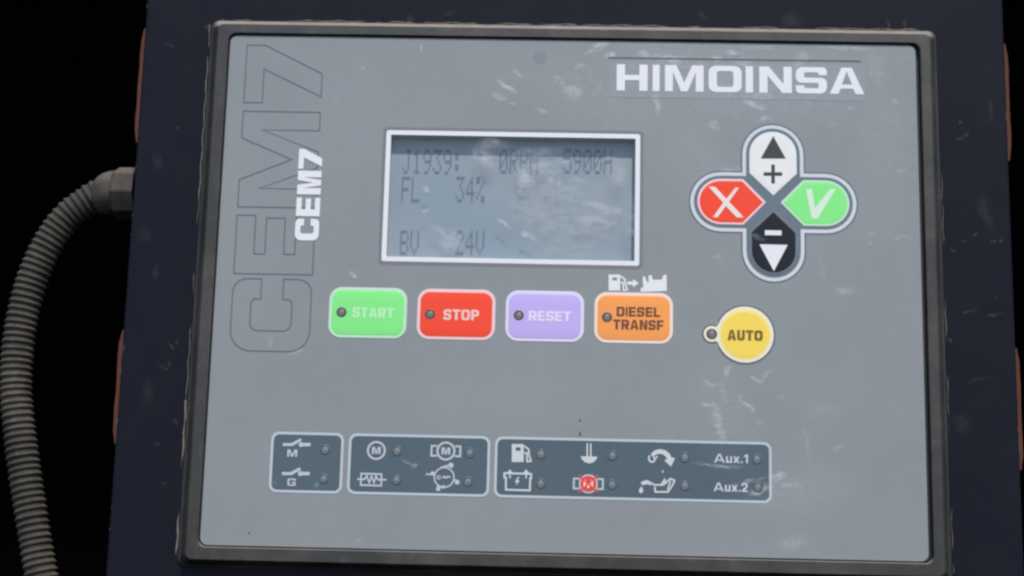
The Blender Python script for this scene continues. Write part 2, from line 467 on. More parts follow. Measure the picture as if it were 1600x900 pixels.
def circle(cx, cz, r, n=28, a0=0.0):
    return [(cx + r * math.cos(a0 + 2 * math.pi * k / n), cz + r * math.sin(a0 + 2 * math.pi * k / n)) for k in range(n)]
def arc(cx, cz, r, a, b, n=14):
    return [(cx + r * math.cos(R(a + (b - a) * k / n)), cz + r * math.sin(R(a + (b - a) * k / n))) for k in range(n + 1)]
def PX(pts, d=0):
    return [U(x, y, d) for x, y in pts]

ORG = {}
def obj(name, bm, mt, parent=None, org=None, kind=None, label=None, bevel=None):
    """link a builder as one mesh object; org = its own origin in mm (x, z, h)"""
    po = ORG[parent.name] if parent else Vector((0, 0, 0))
    og = po if org is None else Vector((org[0] * .001, -org[2] * .001, org[1] * .001))
    me = bpy.data.meshes.new(name)
    me.from_pydata([tuple(Vector(v) - og) for v in bm.v], [], bm.f)
    me.polygons.foreach_set('use_smooth', bm.smooth)
    me.materials.append(mt)
    me.validate(); me.update()
    o = bpy.data.objects.new(name, me)
    col.objects.link(o)
    o.parent = parent
    o.location = og - po
    ORG[o.name] = og
    if kind: o['kind'] = kind
    if label: o['label'] = label
    if bevel:
        md = o.modifiers.new('bevel', 'BEVEL'); md.width = bevel * .001; md.segments = 3; md.limit_method = 'ANGLE'; md.angle_limit = R(40)
    return o
def thing(name, label, cat, org, group=None):
    o = bpy.data.objects.new(name, None)
    o.empty_display_size = .01
    col.objects.link(o)
    o.location = Vector((org[0] * .001, -org[2] * .001, org[1] * .001))
    ORG[o.name] = o.location.copy()
    o['label'] = label; o['category'] = cat
    if group: o['group'] = group
    return o

# ------------------------------------------------------------------ lettering: wide bold capitals, cap height 1
def glyph(ch, w, t, th=None):
    th = th or t * .82
    ro, ri = .26, .10
    if ch == 'H':
        c0, c1 = .5 - th / 2, .5 + th / 2
        return [[(0, 0), (t, 0), (t, c0), (w - t, c0), (w - t, 0), (w, 0), (w, 1), (w - t, 1), (w - t, c1), (t, c1), (t, 1), (0, 1)]]
    if ch == 'I': return [[(0, 0), (t, 0), (t, 1), (0, 1)]]
    if ch == 'L': return [[(0, 0), (w, 0), (w, th), (t, th), (t, 1), (0, 1)]]
    if ch == 'T': return [[(w / 2 - t / 2, 0), (w / 2 + t / 2, 0), (w / 2 + t / 2, 1 - th), (w, 1 - th), (w, 1), (0, 1), (0, 1 - th), (w / 2 - t / 2, 1 - th)]]
    if ch == 'E':
        c0, c1 = .5 - th / 2, .5 + th / 2
        return [[(0, 0), (w, 0), (w, th), (t, th), (t, c0), (w * .96, c0), (w * .96, c1), (t, c1), (t, 1 - th), (w, 1 - th), (w, 1), (0, 1)]]
    if ch == 'F':
        c0, c1 = .46 - th / 2, .46 + th / 2
        return [[(0, 0), (t, 0), (t, c0), (w * .92, c0), (w * .92, c1), (t, c1), (t, 1 - th), (w, 1 - th), (w, 1), (0, 1)]]
    if ch == 'M':
        s = t * .95
        return [[(0, 0), (s, 0), (s, .74), (w / 2 - s * .42, 0), (w / 2 + s * .42, 0), (w - s, .74), (w - s, 0), (w, 0), (w, 1), (w - s * 1.45, 1), (w / 2, .34), (s * 1.45, 1), (0, 1)]]
    if ch == 'N': return [[(0, 0), (t, 0), (t, .66), (w - t * 1.15, 0), (w, 0), (w, 1), (w - t, 1), (w - t, .34), (t * 1.15, 1), (0, 1)]]
    if ch == 'A':
        a = .2
        return [[(0, 0), (t * 1.05, 0), (t * 1.05 + (w / 2 - t * .55) * a * .9, a), (w - t * 1.05 - (w / 2 - t * .55) * a * .9, a), (w - t * 1.05, 0), (w, 0), (w / 2 + t * .62, 1), (w / 2 - t * .62, 1)],
                [(w * .5 - (w * .5 - t) * .56, a + th * .8), (w * .5 + (w * .5 - t) * .56, a + th * .8), (w / 2, .86)]]
    if ch == 'V': return [[(w / 2 - t * .58, 0), (w / 2 + t * .58, 0), (w, 1), (w - t * 1.1, 1), (w / 2, .3), (t * 1.1, 1), (0, 1)]]
    if ch == 'X':
        s = t * 1.15
        return [[(0, 0), (s, 0), (w / 2, .5 - s * .55), (w - s, 0), (w, 0), (w / 2 + s * .62, .5), (w, 1), (w - s, 1), (w / 2, .5 + s * .55), (s, 1), (0, 1), (w / 2 - s * .62, .5)]]
    if ch == 'U': return [fillet([(0, 0), (w, 0), (w, 1), (w - t, 1), (w - t, th), (t, th), (t, 1), (0, 1)], [ro, ro, 0, 0, ri, ri, 0, 0])]
    if ch == 'O': return [rrect(0, 0, w, 1, ro), rrect(t, th, w - t, 1 - th, ri)]
    if ch == 'D': return [fillet([(0, 0), (w, 0), (w, 1), (0, 1)], [0, ro, ro, 0]), fillet([(t, th), (w - t, th), (w - t, 1 - th), (t, 1 - th)], [0, ri, ri, 0])]
    if ch == 'C':
        return [fillet([(w, .36), (w, 0), (0, 0), (0, 1), (w, 1), (w, .64), (w - t, .64), (w - t, 1 - th), (t, 1 - th), (t, th), (w - t, th), (w - t, .36)],
                       [0, ro, ro, ro, ro, 0, 0, ri, ri, ri, ri, 0])]
    if ch == 'G':
        return [fillet([(w, .54), (w, 0), (0, 0), (0, 1), (w, 1), (w, .68), (w - t, .68), (w - t, 1 - th), (t, 1 - th), (t, th), (w - t, th), (w - t, .36), (w * .52, .36), (w * .52, .54)],
                       [0, ro * .4, ro, ro, ro, 0, 0, ri, ri, ri, 0, 0, 0, 0])]
    if ch == 'S':
        a, c = .5 - th / 2, .5 + th / 2
        return [fillet([(0, .30), (0, 0), (w, 0), (w, c), (t, c), (t, 1 - th), (w - t, 1 - th), (w - t, .70), (w, .70), (w, 1), (0, 1), (0, a), (w - t, a), (w - t, th), (t, th), (t, .30)],
                       [0, ro, ro, ro * .8, ri * .6, ri * .6, ri, 0, 0, ro, ro, ro * .8, ri * .6, ri * .6, ri, 0])]
    if ch in 'PR':
        k = .36
        hole = fillet([(t, k + th), (w - t, k + th), (w - t, 1 - th), (t, 1 - th)], [0, ri, ri, 0])
        if ch == 'P':
            return [fillet([(0, 0), (t, 0), (t, k), (w, k), (w, 1), (0, 1)], [0, 0, 0, ro, ro, 0]), hole]
        return [fillet([(0, 0), (t, 0), (t, k), (w * .42, k), (w - t * 1.2, 0), (w, 0), (w * .78, k), (w, k), (w, 1), (0, 1)], [0, 0, 0, 0, 0, 0, 0, ro * .8, ro, 0]), hole]
    if ch == '7': return [[(w * .12, 0), (w * .12 + t * 1.2, 0), (w, 1 - th), (w, 1), (0, 1), (0, 1 - th), (w - t * 1.25, 1 - th)]]
    if ch == 'u': return [[(0, .0), (w, 0), (w, .73), (w - t, .73), (w - t, th), (t, th), (t, .73), (0, .73)]]
    if ch == 'x':
        s = t * 1.1; h = .73
        return [[(0, 0), (s, 0), (w / 2, h / 2 - s * .6), (w - s, 0), (w, 0), (w / 2 + s * .7, h / 2), (w, h), (w - s, h), (w / 2, h / 2 + s * .6), (s, h), (0, h), (w / 2 - s * .7, h / 2)]]
    if ch == '.': return [[(0, 0), (t, 0), (t, t), (0, t)]]
    if ch == '1': return [[(w - t, 0), (w, 0), (w, 1), (w - t * .9, 1), (0, .78), (0, .62), (w - t, .76)]]
    if ch == '2': return [fillet([(0, 0), (w, 0), (w, th), (w * .5, th), (w, .55), (w, 1), (0, 1), (0, .68), (t, .68), (t, 1 - th), (w - t, 1 - th), (w - t, .6), (0, .14)],
                                 [0, 0, 0, 0, .15, ro, ro, 0, 0, ri, ri, .1, 0])]
WIDTH = dict(I=None, M=1.25, N=1.05, T=.98, E=.92, L=.86, F=.9, A=1.15, C=1.02, O=1.1, D=1.05, S=1.0, H=1.05, R=1.05, P=1.0, U=1.02, G=1.05, V=1.05, X=1.05)
WIDTH['7'] = .95; WIDTH['u'] = .62; WIDTH['x'] = .66; WIDTH['.'] = None; WIDTH['1'] = .42; WIDTH['2'] = .66
def boxmm(x0, y0, x1, y1):
    """pixel box -> centre, width, height in mm"""
    xm, ym = (x0 + x1) / 2, (y0 + y1) / 2
    a, c, t_, b_ = U(x0, ym), U(x1, ym), U(xm, y0), U(xm, y1)
    return ((a[0] + c[0]) / 2, (t_[1] + b_[1]) / 2, c[0] - a[0], t_[1] - b_[1])
def place_text(bl, txt, box, h, t=.24, gap=.17, widths=None, rot=False, pix=True, line=None, th=None):
    """letters fitted to a box; rot = reads upwards; line = draw only the outline, that wide"""
    cx, cz, wd, ht = boxmm(*box) if pix else box
    if rot: wd, ht = ht, wd
    if widths:                                           # (start, end) of every letter as a share of the width
        spans = widths
    else:
        ws = [(WIDTH[c] or t) for c in txt]
        tot = sum(ws) + gap * (len(txt) - 1)
        spans, x = [], 0
        for v in ws:
            spans.append((x / tot, (x + v) / tot)); x += v + gap
    for i, (ch, (a, c)) in enumerate(zip(txt, spans)):
        gw = (c - a) * wd / ht                            # glyph width in cap heights
        loops = glyph(ch, gw, min(t, gw) if WIDTH[ch] is None and not widths else (gw if ch in 'I.' else t), th)
        out = []
        for lp in loops:
            q = []
            for x, z in lp:
                X, Z = a * wd + x * ht - wd / 2, z * ht - ht / 2
                q.append((cx - Z, cz + X) if rot else (cx + X, cz + Z))
            out.append(q)
        if line:
            for lp in out:
                bl.stroke(lp, line, h, True)
        else:
            bl.fill(out, h)
    return bl

# ================================================================== the cabinet the controls sit in (setting)
def slab(name, x0, x1, z0, z1, d0, d1):
    bl = B(); bl.box(x0, x1, z0, z1, -d1, -d0)
    return obj(name, bl, M['cabinet'], kind='structure')
slab('cabinet_back_wall', -900, 900, -700, 700, 620, 640)
slab('cabinet_ceiling', -900, 900, 700, 720, 90, 640)
slab('cabinet_floor', -900, 900, -720, -700, 90, 640)
slab('cabinet_side_wall', -920, -900, -720, 720, 90, 640)
slab('cabinet_side_wall', 900, 920, -720, 720, 90, 640)

# ================================================================== navy enclosure
FACE = -6.0                                              # its front is 6 mm behind the faceplate
enc = thing('control_enclosure', 'dark navy painted steel enclosure box framing the grey control panel', 'enclosure box', (0, -150, -40))
bl = B(); bl.box(-152.2, 152.6, -150, 142, FACE - 2.5, FACE)
obj('front_panel', bl, M['navy'], enc, (0, 0, FACE), bevel=1.0)
for s, x in ((-1, -150.6), (1, 151.0)):
    bl = B(); bl.box(x - .9, x + .9, -149, 141, FACE - 75, FACE - 2.6)
    obj('side_panel', bl, M['flange'], enc, (x, 0, FACE - 40), bevel=.3)
bl = B(); bl.box(-149.5, 149.9, 139, 141, FACE - 75, FACE - 2.6); obj('top_panel', bl, M['flange'], enc, (0, 140, FACE - 40))
bl = B(); bl.box(-149.5, 149.9, -149, -147, FACE - 75, FACE - 2.6); obj('bottom_panel', bl, M['flange'], enc, (0, -148, FACE - 40))
def tab(side, y0, y1, px_out, wob):
    """rust red gasket strip standing out from behind the edge of the front"""
    d = 10.0
    bl = B()
    xa = -152.2 + 3 if side < 0 else 152.6 - 3
    z1, z0 = U(px_out, y0, d)[1], U(px_out, y1, d)[1]
    n = 9
    outer = []
    for k in range(n + 1):
        z = z0 + (z1 - z0) * k / n
        e = 1.85 + (random.random() - .5) * wob
        if k in (0, n): e -= .8
        outer.append(((-152.2 - e) if side < 0 else (152.6 + e), z))
    lp = [(xa, z0)] + outer + [(xa, z1)] if side > 0 else [(xa, z1)] + outer[::-1] + [(xa, z0)]
    bl.fill([lp], FACE - 6.5, FACE - 3.0)
    return obj('gasket_strip', bl, M['tab'], enc, (xa, (z0 + z1) / 2, FACE - 4), bevel=.35)
tab(-1, 46, 224, 213, .35); tab(-1, 516, 694, 178, .35)
tab(1, 70, 252, 1580, .25); tab(1, 545, 735, 1596, .25)
# chipped paint flecks along the left and right edge
bl = B()
for k in range(15):
    side = random.choice((-1, -1, 1))
    z = random.uniform(-110, 110)
    x = -152.0 + random.uniform(0, .5) if side < 0 else 152.4 - random.uniform(0, .4)
    lz, lx = random.choice((.3, .5, .9, 2.5)) * random.uniform(.6, 1.2), random.uniform(.12, .28)
    bl.fill([[(x - lx * .5, z - lz), (x + lx * .5, z - lz * .4), (x + lx * .4, z + lz), (x - lx * .3, z + lz * .6)]], FACE - .3, FACE + .06 + .002 * (k % 9))
obj('paint_chips', bl, M['grime'], enc, (0, 0, FACE), kind='stuff')

# ================================================================== conduit on the left
hose_t = thing('cable_conduit', 'dusty grey corrugated conduit curving down from the left side of the navy enclosure', 'conduit', (-178, -120, -32))
HD = 30.0
path = [Vector((*U(x, y, HD), 0)) for x, y in ((178, 300), (160, 302), (138, 314), (105, 340), (76, 380), (53, 430), (36, 490), (27, 550), (25, 610), (30, 670), (39, 740), (50, 810), (63, 890), (80, 970), (98, 1050))]
def catmull(p, n):
    o = []
    for i in range(len(p) - 1):
        a, b_, c_, d_ = p[max(i - 1, 0)], p[i], p[i + 1], p[min(i + 2, len(p) - 1)]
        for k in range(n):
            t = k / n
            o.append(.5 * ((2 * b_) + (c_ - a) * t + (2 * a - 5 * b_ + 4 * c_ - d_) * t * t + (3 * b_ - a - 3 * c_ + d_) * t ** 3))
    o.append(p[-1]); return o
dense = catmull(path, 24)
cum = [0]
for i in range(1, len(dense)):
    cum.append(cum[-1] + (dense[i] - dense[i - 1]).length)
def at(sv):
    for i in range(1, len(cum)):
        if cum[i] >= sv:
            t = (sv - cum[i - 1]) / max(1e-9, cum[i] - cum[i - 1])
            return dense[i - 1].lerp(dense[i], t), (dense[i] - dense[i - 1]).normalized()
    return dense[-1], (dense[-1] - dense[-2]).normalized()
PITCH, SEG, NR = 2.42, 28, 10
prof = [(0, 5.2), (.14, 5.22), (.26, 5.4), (.38, 5.7), (.46, 5.82), (.56, 5.82), (.66, 5.7), (.76, 5.4), (.88, 5.22)]
bl = B(); prev = None
tot = cum[-1]
nrid = int((tot - 5) / PITCH)
for r in range(nrid):
    amp = 1 + random.uniform(-.012, .012)
    jit = random.uniform(-.12, .12)
    for u, rad in prof:
        p, tg = at(5 + (r + u) * PITCH + jit * (0 < u < .9))
        nrm = Vector((-tg.y, tg.x, 0))
        ids = []
        for k in range(SEG):
            a = 2 * math.pi * k / SEG
            q = p + nrm * (math.cos(a) * rad * amp)
            ids.append(bl.vert(q.x, q.y, -HD + math.sin(a) * rad * amp))
        if prev:
            for k in range(SEG):
                bl.face([prev[k], ids[k], ids[(k + 1) % SEG], prev[(k + 1) % SEG]], True)
        prev = ids
obj('hose', bl, M['hose'], hose_t, (*U(30, 600, HD), -HD))
def lathe_x(x_steps, cz, seg, depth, bl, a0=0.0, smooth=True, tilt=0.0):
    """revolve (x, radius) around an axis along the enclosure's side; tilt drops the far end"""
    prev = None; x0 = x_steps[0][0]
    for x, rad in x_steps:
        ids = [bl.vert(x, cz + (x - x0) * tilt + rad * math.cos(a0 + 2 * math.pi * k / seg), -depth + rad * math.sin(a0 + 2 * math.pi * k / seg)) for k in range(seg)]
        if prev:
            for k in range(seg):
                bl.face([prev[k], ids[k], ids[(k + 1) % seg], prev[(k + 1) % seg]], smooth)
        prev = ids
    bl.face(prev); return bl
gx, gz = U(199, 303, HD)
bl = B(); lathe_x([(gx + 4, 9.8), (gx - 3.2, 9.8), (gx - 4.4, 8.6)], gz, 8, HD, bl, R(8), False)
obj('gland_nut', bl, M['gland'], hose_t, (gx, gz, -HD), bevel=.5)
bl = B(); lathe_x([(gx - 4.2, 8.3), (gx - 6.5, 8.3), (gx - 8.6, 7.8), (gx - 10.4, 6.9), (gx - 11.6, 5.8), (gx - 12.1, 3)], gz + .2, 28, HD, bl, tilt=.12)
obj('gland_cap', bl, M['gland'], hose_t, (gx - 5, gz, -HD))

# ================================================================== the control unit
unit = thing('generator_controller', 'grey generator control panel with display, coloured keys and white lettering in a charcoal frame', 'control panel', (0, -93, -6))
X0, X1, Z0, Z1 = -120.0, 120.0, -88.9, 88.9
LX0, LX1, LZ0, LZ1 = -61.9, 22.9, 10.0, 53.4             # display opening
# frame
bl = B()
# (left, right, bottom, top) beyond the faceplate, corner radius, height
prev = None
for l_, r_, b_, t_, rad, h in ((8.3, 8.6, 7.2, 7.4, 3.2, FACE - .2), (8.1, 8.4, 7.0, 7.2, 3.0, FACE + .9), (7.2, 7.6, 6.4, 6.4, 2.6, FACE + 1.6), (5.6, 6.2, 5.4, 4.9, 2.4, -1.2), (4.7, 5.3, 5.0, 4.2, 2.2, .4),
                               (4.2, 4.8, 4.6, 3.8, 2.0, .9), (.75, 1.75, .75, .75, 2.9, .95), (.45, 1.45, .45, .45, 2.7, .75), (.4, 1.4, .4, .4, 2.7, -1.4)):
    ids = [bl.vert(x, z, h) for x, z in rrect(X0 - l_, Z0 - b_, X1 + r_, Z1 + t_, rad)]
    if prev:
        for k in range(len(ids)):
            bl.face([prev[k], prev[(k + 1) % len(ids)], ids[(k + 1) % len(ids)], ids[k]])
    prev = ids
obj('frame', bl, M['bezel'], unit, (0, 0, 0))
bl = B()
bl.fill([rrect(X0 - 2, Z0 - 2, X1 + 2.4, Z1 + 2, 3.6), rrect(X0 + .5, Z0 + .5, X1 - .5, Z1 - .5, 2.4)], -1.25)
obj('gasket', bl, M['gasket'], unit, (0, 0, -1))
# faceplate
bl = B()
edge = rrect(X0, Z0, X1, Z1, 2.6)
hole = [(LX0, LZ0), (LX1, LZ0), (LX1, LZ1), (LX0, LZ1)]
bl.fill([inset(edge, .15), hole], 0.0)
bl.rings(edge, [(0, -1.2), (0, -.12), (.15, 0)], cap=False)
plate = obj('faceplate', bl, M['plate'], unit, (0, 0, 0))

PR = .06                                                 # height of the first printed layer
def sub(name, bl, mt, parent, label=None):
    c = Vector((0, 0, 0))
    for v in bl.v: c += Vector(v)
    c /= max(1, len(bl.v))
    return obj(name, bl, mt, parent, (c.x * 1000, c.z * 1000, -c.y * 1000), label=label)

# brand mark
bl = B(); a, c = U(952, 96), U(1352, 158)
bl.fill([[(a[0], c[1]), (c[0], c[1]), (c[0], a[1]), (a[0], a[1])]], PR)
sub('logo_backing', bl, M['logo_back'], plate)
bl = B(); bl.stroke(PX([(951, 90), (1150, 93), (1345, 95.5)]), .45, PR + .06)
sub('rule', bl, M['outline'], plate)
bl = B()
sp = [(205, 360), (385, 420), (447, 640), (665, 830), (850, 887), (918, 1080), (1100, 1255), (1268, 1440)]
place_text(bl, 'HIMOINSA', (963.5, 103.5, 1350, 144.5), PR + .08, t=.30, widths=[((a - 205) / 1235, (c - 205) / 1235) for a, c in sp], th=.20)
sub('lettering', bl, M['white'], plate, 'white wide bold HIMOINSA lettering')
# model mark: large outline letters, reading upwards
bl = B()
sp = [(549, 436), (428.5, 337), (324, 174.5), (161, 71)]
cz0, cz1 = U(425, 549)[1], U(440, 71)[1]
cxa, cxb = -119.6, -91.6
xl, xr = U(371, 330)[0], U(493, 330)[0]
zs = [(U(430, a)[1], U(430, b_)[1]) for a, b_ in sp]
place_text(bl, 'CEM7', ((xl + xr) / 2, (zs[0][0] + zs[3][1]) / 2, xr - xl, zs[3][1] - zs[0][0]), PR, t=.26, rot=True, pix=False,
           widths=[((a - zs[0][0]) / (zs[3][1] - zs[0][0]), (b_ - zs[0][0]) / (zs[3][1] - zs[0][0])) for a, b_ in zs], line=.42, th=.24)
sub('lettering', bl, M['outline'], plate, 'large dark outlined CEM7 lettering reading upwards')
bl = B()
sp = [(376, 342), (338, 309), (304, 267), (264, 233)]
xl, xr = U(464, 304)[0], U(501, 304)[0]
zs = [(U(482, a)[1], U(482, b_)[1]) for a, b_ in sp]
place_text(bl, 'CEM7', ((xl + xr) / 2, (zs[0][0] + zs[3][1]) / 2, xr - xl, zs[3][1] - zs[0][0]), PR + .1, t=.30, rot=True, pix=False,
           widths=[((a - zs[0][0]) / (zs[3][1] - zs[0][0]), (b_ - zs[0][0]) / (zs[3][1] - zs[0][0])) for a, b_ in zs], th=.22)
sub('lettering', bl, M['white'], plate, 'small solid white CEM7 lettering reading upwards')
# dark round dimple, dark marks
bl = B(); bl.rings(circle(*U(844, 89), 2.5, 24), [(0, .02), (.1, .03)])
sub('film_spot', bl, M['spot'], plate)
bl = B()
for x, y, l in ((906, 678, 3.2), (906, 657, 1.6), (389, 833, 1.5)):
    bl.stroke(PX([(x, y - l), (x + .6, y + l)]), .45, PR + .02)
obj('fly_specks', bl, M['black_print'], plate, (0, 0, 0), kind='stuff')

# ---------------------------------------------------------------- display
disp = obj('display', (lambda q: (q.fill([[(LX0, LZ0), (LX1, LZ0), (LX1, LZ1), (LX0, LZ1)]], -4.05), q)[1])(B()), M['lcd'], unit, ((LX0 + LX1) / 2, (LZ0 + LZ1) / 2, -4))
bl = B()
bl.rings([(LX0, LZ0), (LX1, LZ0), (LX1, LZ1), (LX0, LZ1)], [(0, -.02), (0, -4.2)], cap=False)
sub('recess_wall', bl, M['recess'], disp)
bl = B(); e = 2.75
bl.fill([rrect(LX0 - e, LZ0 - e, LX1 + e, LZ1 + e, 1.4), rrect(LX0 - 1.5, LZ0 - 1.5, LX1 + 1.5, LZ1 + 1.5, .8)], PR)
sub('outline_print', bl, M['lcd_line'], disp)
bl = B()
bl.fill([rrect(LX0 - 1.6, LZ0 - 1.6, LX1 + 1.6, LZ1 + 1.6, .8), rrect(LX0 + .02, LZ0 + .02, LX1 - .02, LZ1 - .02, .3)], PR + .05)
sub('border', bl, M['white'], disp)
bl = B(); bl.fill([[(LX0 + .02, LZ0 + .02), (LX1 - .02, LZ0 + .02), (LX1 - .02, LZ1 - .02), (LX0 + .02, LZ1 - .02)]], -.25)
sub('window_pane', bl, M['window'], disp)
F5 = {'J': '00111 00010 00010 00010 00010 10010 01100', '1': '00100 01100 00100 00100 00100 00100 01110', '9': '01110 10001 10001 01111 00001 00010 01100',
      '3': '11111 00010 00100 00010 00001 10001 01110', ':': '00000 01100 01100 00000 01100 01100 00000', '0': '01110 10001 10011 10101 11001 10001 01110',
      'R': '11110 10001 10001 11110 10100 10010 10001', 'P': '11110 10001 10001 11110 10000 10000 10000', 'M': '10001 11011 10101 10101 10001 10001 10001',
      '5': '11111 10000 11110 00001 00001 10001 01110', 'H': '10001 10001 10001 11111 10001 10001 10001', 'F': '11111 10000 10000 11110 10000 10000 10000',
      'L': '10000 10000 10000 10000 10000 10000 11111', '4': '00010 00110 01010 10010 11111 00010 00010', '%': '11000 11001 00010 00100 01000 10011 00011',
      'B': '11110 10001 10001 11110 10001 10001 11110', 'V': '10001 10001 10001 10001 10001 01010 00100', '2': '01110 10001 00001 00010 00100 01000 11111'}
def lcd_line(items, ytop, ybot):
    bl = B()
    for txt, px in items:
        x0, zt = U(px, ytop, 4); zb = U(px, ybot, 4)[1]
        cell = 16.2 * MM; dx = cell / 6.05; dz = (zt - zb) / 7
        for i, ch in enumerate(txt):
            if ch == ' ': continue
            for r, row in enumerate(F5[ch].split()):
                for k, on in enumerate(row):
                    if on == '1':
                        x, z = x0 + i * cell + k * dx, zt - r * dz
                        q = [bl.vert(x, z - dz * .92, -4.0), bl.vert(x + dx * .92, z - dz * .92, -4.0), bl.vert(x + dx * .92, z, -4.0), bl.vert(x, z, -4.0)]
                        bl.face(q)
    sub('characters', bl, M['segment'], disp)
lcd_line([('J1939:', 630), ('0RPM', 781), ('5900H', 880)], 233, 272)
lcd_line([('FL', 628), ('34%', 713)], 276, 317)
lcd_line([('BV', 626), ('24V', 712)], 360, 399)

# ---------------------------------------------------------------- lamps (a rim and a lens), shared between copies
def lamp_one(parent, cx, cz, r, lens, rim, h):
    """lamp as one mesh with two materials: used where its parent is already a part"""
    bl = B(); bl.rings(circle(cx, cz, r), [(0, h), (.2, h + .16), (.5, h + .17), (.75, h + .03)], cap=False, smooth=True)
    nf = len(bl.f)
    bl.rings(circle(cx, cz, r - .7), [(0, h + .03), ((r - .7) * .3, h + .15), ((r - .7) * .65, h + .22)], smooth=True)
    o = obj('indicator_lamp', bl, M[rim], parent, (cx, cz, h))
    o.data.materials.append(M[lens])
    for i, p in enumerate(o.data.polygons):
        if i >= nf: p.material_index = 1
    return o

# ---------------------------------------------------------------- four rectangular keys
KH = .16
def key(name_label, box, mt, edge_mt, led_px, texts, text_mt):
    cx, cz = (box[0] + box[2]) / 2, (box[1] + box[3]) / 2
    lp = rrect(*box, 4.3, 10)
    bl = B(); bl.rings(lp, [(1.0, .02), (1.0, KH - .02), (1.35, KH + .02), (4.2, KH + .10)], smooth=True)
    k = obj('button', bl, mt, unit, (cx, cz, 0), label=name_label)
    bl = B(); bl.rings(lp, [(0, .0), (.04, KH - .06), (.12, KH), (1.08, KH + .015), (1.1, KH - .1)], cap=False)
    sub('border', bl, edge_mt, k)
    lamp_one(k, *U(*led_px), 1.75, 'led', 'led_rim', KH + .10)
    bl = B()
    for t_, bx in texts:
        place_text(bl, t_, bx, KH + .16, t=.25, gap=.15)
    sub('lettering', bl, text_mt, k)
KW, KZ0, KZ1 = 26.6, -18.45, -.95
for i, (lab, mt, ed, led, tx, tm) in enumerate((
        ('green START key', 'green', 'green_edge', (533.8, 488), [('START', (551, 481, 615.5, 497))], 'green_text'),
        ('red STOP key', 'red', 'red_edge', (672, 491), [('STOP', (693, 484, 748.5, 500.5))], 'red_text'),
        ('violet RESET key', 'violet', 'violet_edge', (810.6, 492.8), [('RESET', (826, 486.5, 892, 502))], 'violet_text'),
        ('orange DIESEL TRANSF key', 'orange', 'orange_edge', (948.5, 495.8), [('DIESEL', (963.5, 480, 1031.5, 495)), ('TRANSF', (958, 500, 1036.5, 515.5))], 'brown_text'))):
    x0 = -80.7 + i * 30.05
    key(lab, (x0, KZ0, x0 + KW, KZ1), M[mt], M[ed], led, tx, M[tm])

# fuel transfer pictogram over the orange key: pump, arrow, engine
bl = B()
def pump(bl, x, y, w_, h_, hh):
    bl.fill([PX([(x, y), (x + w_ * .62, y), (x + w_ * .62, y + h_), (x, y + h_)]), PX([(x + w_ * .2, y + h_ * .18), (x + w_ * .2, y + h_ * .38), (x + w_ * .46, y + h_ * .38), (x + w_ * .46, y + h_ * .18)])], hh)
    bl.stroke(PX([(x + w_ * .64, y + h_ * .1), (x + w_ * .88, y + h_ * .3), (x + w_ * .9, y + h_ * .6), (x + w_, y + h_ * .95), (x + w_ * .8, y + h_ * .98), (x + w_ * .78, y + h_ * .5), (x + w_ * .64, y + h_ * .5)]), w_ * .085 * MM, hh + .004)
pump(bl, 951, 429, 29, 25, PR)
bl.fill([PX([(980, 440), (989, 440), (989, 436), (998, 442.5), (989, 449), (989, 445), (980, 445)])], PR)
bl.fill([PX([(1001, 456), (1001, 450), (1005, 449), (1004, 433), (1007.5, 431.5), (1011, 441), (1013.5, 441), (1013, 431), (1018, 429.5), (1020, 437), (1034, 437), (1036, 430.5), (1041.5, 429), (1042, 454.5), (1022, 455.5)])], PR)
sub('symbol', bl, M['white'], plate, 'white fuel pump, arrow and engine pictogram')

# ---------------------------------------------------------------- four way keys
dc = U(1208.2, 316.6)
HW, LA, LV = 48 * MM, 130.0 * MM, 126.5 * MM
def cross(hw, lh, lv, n=14):
    """outline of four round ended arms"""
    pts = []
    for rot, ln in ((0, lh), (90, lv), (180, lh), (270, lv)):
        loc = [(hw, -hw)] + arc(ln - hw, 0, hw, -90, 90, n)
        ca, sa = math.cos(R(rot)), math.sin(R(rot))
        pts += [(dc[0] + x * ca - z * sa, dc[1] + x * sa + z * ca) for x, z in loc]
    return pts
bl = B(); bl.fill([cross(HW, LA, LV), cross(HW - 1.25, LA - 1.25, LV - 1.25)], PR)
pad = obj('keypad_surround', bl, M['surround'], unit, (dc[0], dc[1], PR))
bl = B(); bl.fill([cross(HW + .5, LA + .5, LV + .5), cross(HW + .05, LA + .05, LV + .05)], PR - .02)
sub('outline_print', bl, M['outline'], pad)
bl = B(); bl.fill([cross(HW - 1.2, LA - 1.2, LV - 1.2)], PR - .02)
sub('backing', bl, M['slate_band'], pad)
def arrow_key(rot, ln, mt, edge_mt, lab, wd=1.0):
    hw = 37.2 * MM
    tip, sh = 11.0 * MM, 47 * MM
    loc = [(tip, 0), (sh, -hw)] + arc(ln - hw - 11 * MM, 0, hw, -90, 90, 16)[0:] + [(sh, hw)]
    ca, sa = math.cos(R(rot)), math.sin(R(rot))
    lp = [(dc[0] + x * ca - z * sa, dc[1] + x * sa + z * ca) for x, z in loc]
    bl = B(); bl.rings(lp, [(.66 * wd, .06), (.66 * wd, .18), (1.0 * wd, .22), (2.0, .25)], smooth=False)
    k = obj('button', bl, mt, unit, (lp[0][0], lp[0][1], .06), label=lab)
    bl = B(); bl.rings(lp, [(0, .05), (.03, .15), (.10, .20), (.70 * wd, .215)], cap=False)
    sub('border', bl, edge_mt, k)
    return k
KT = .31
k = arrow_key(90, LV, M['key_white'], M['white'], 'white up and plus key')
bl = B(); bl.fill([PX([(1208, 213), (1227.5, 248), (1188.5, 248)])], KT)
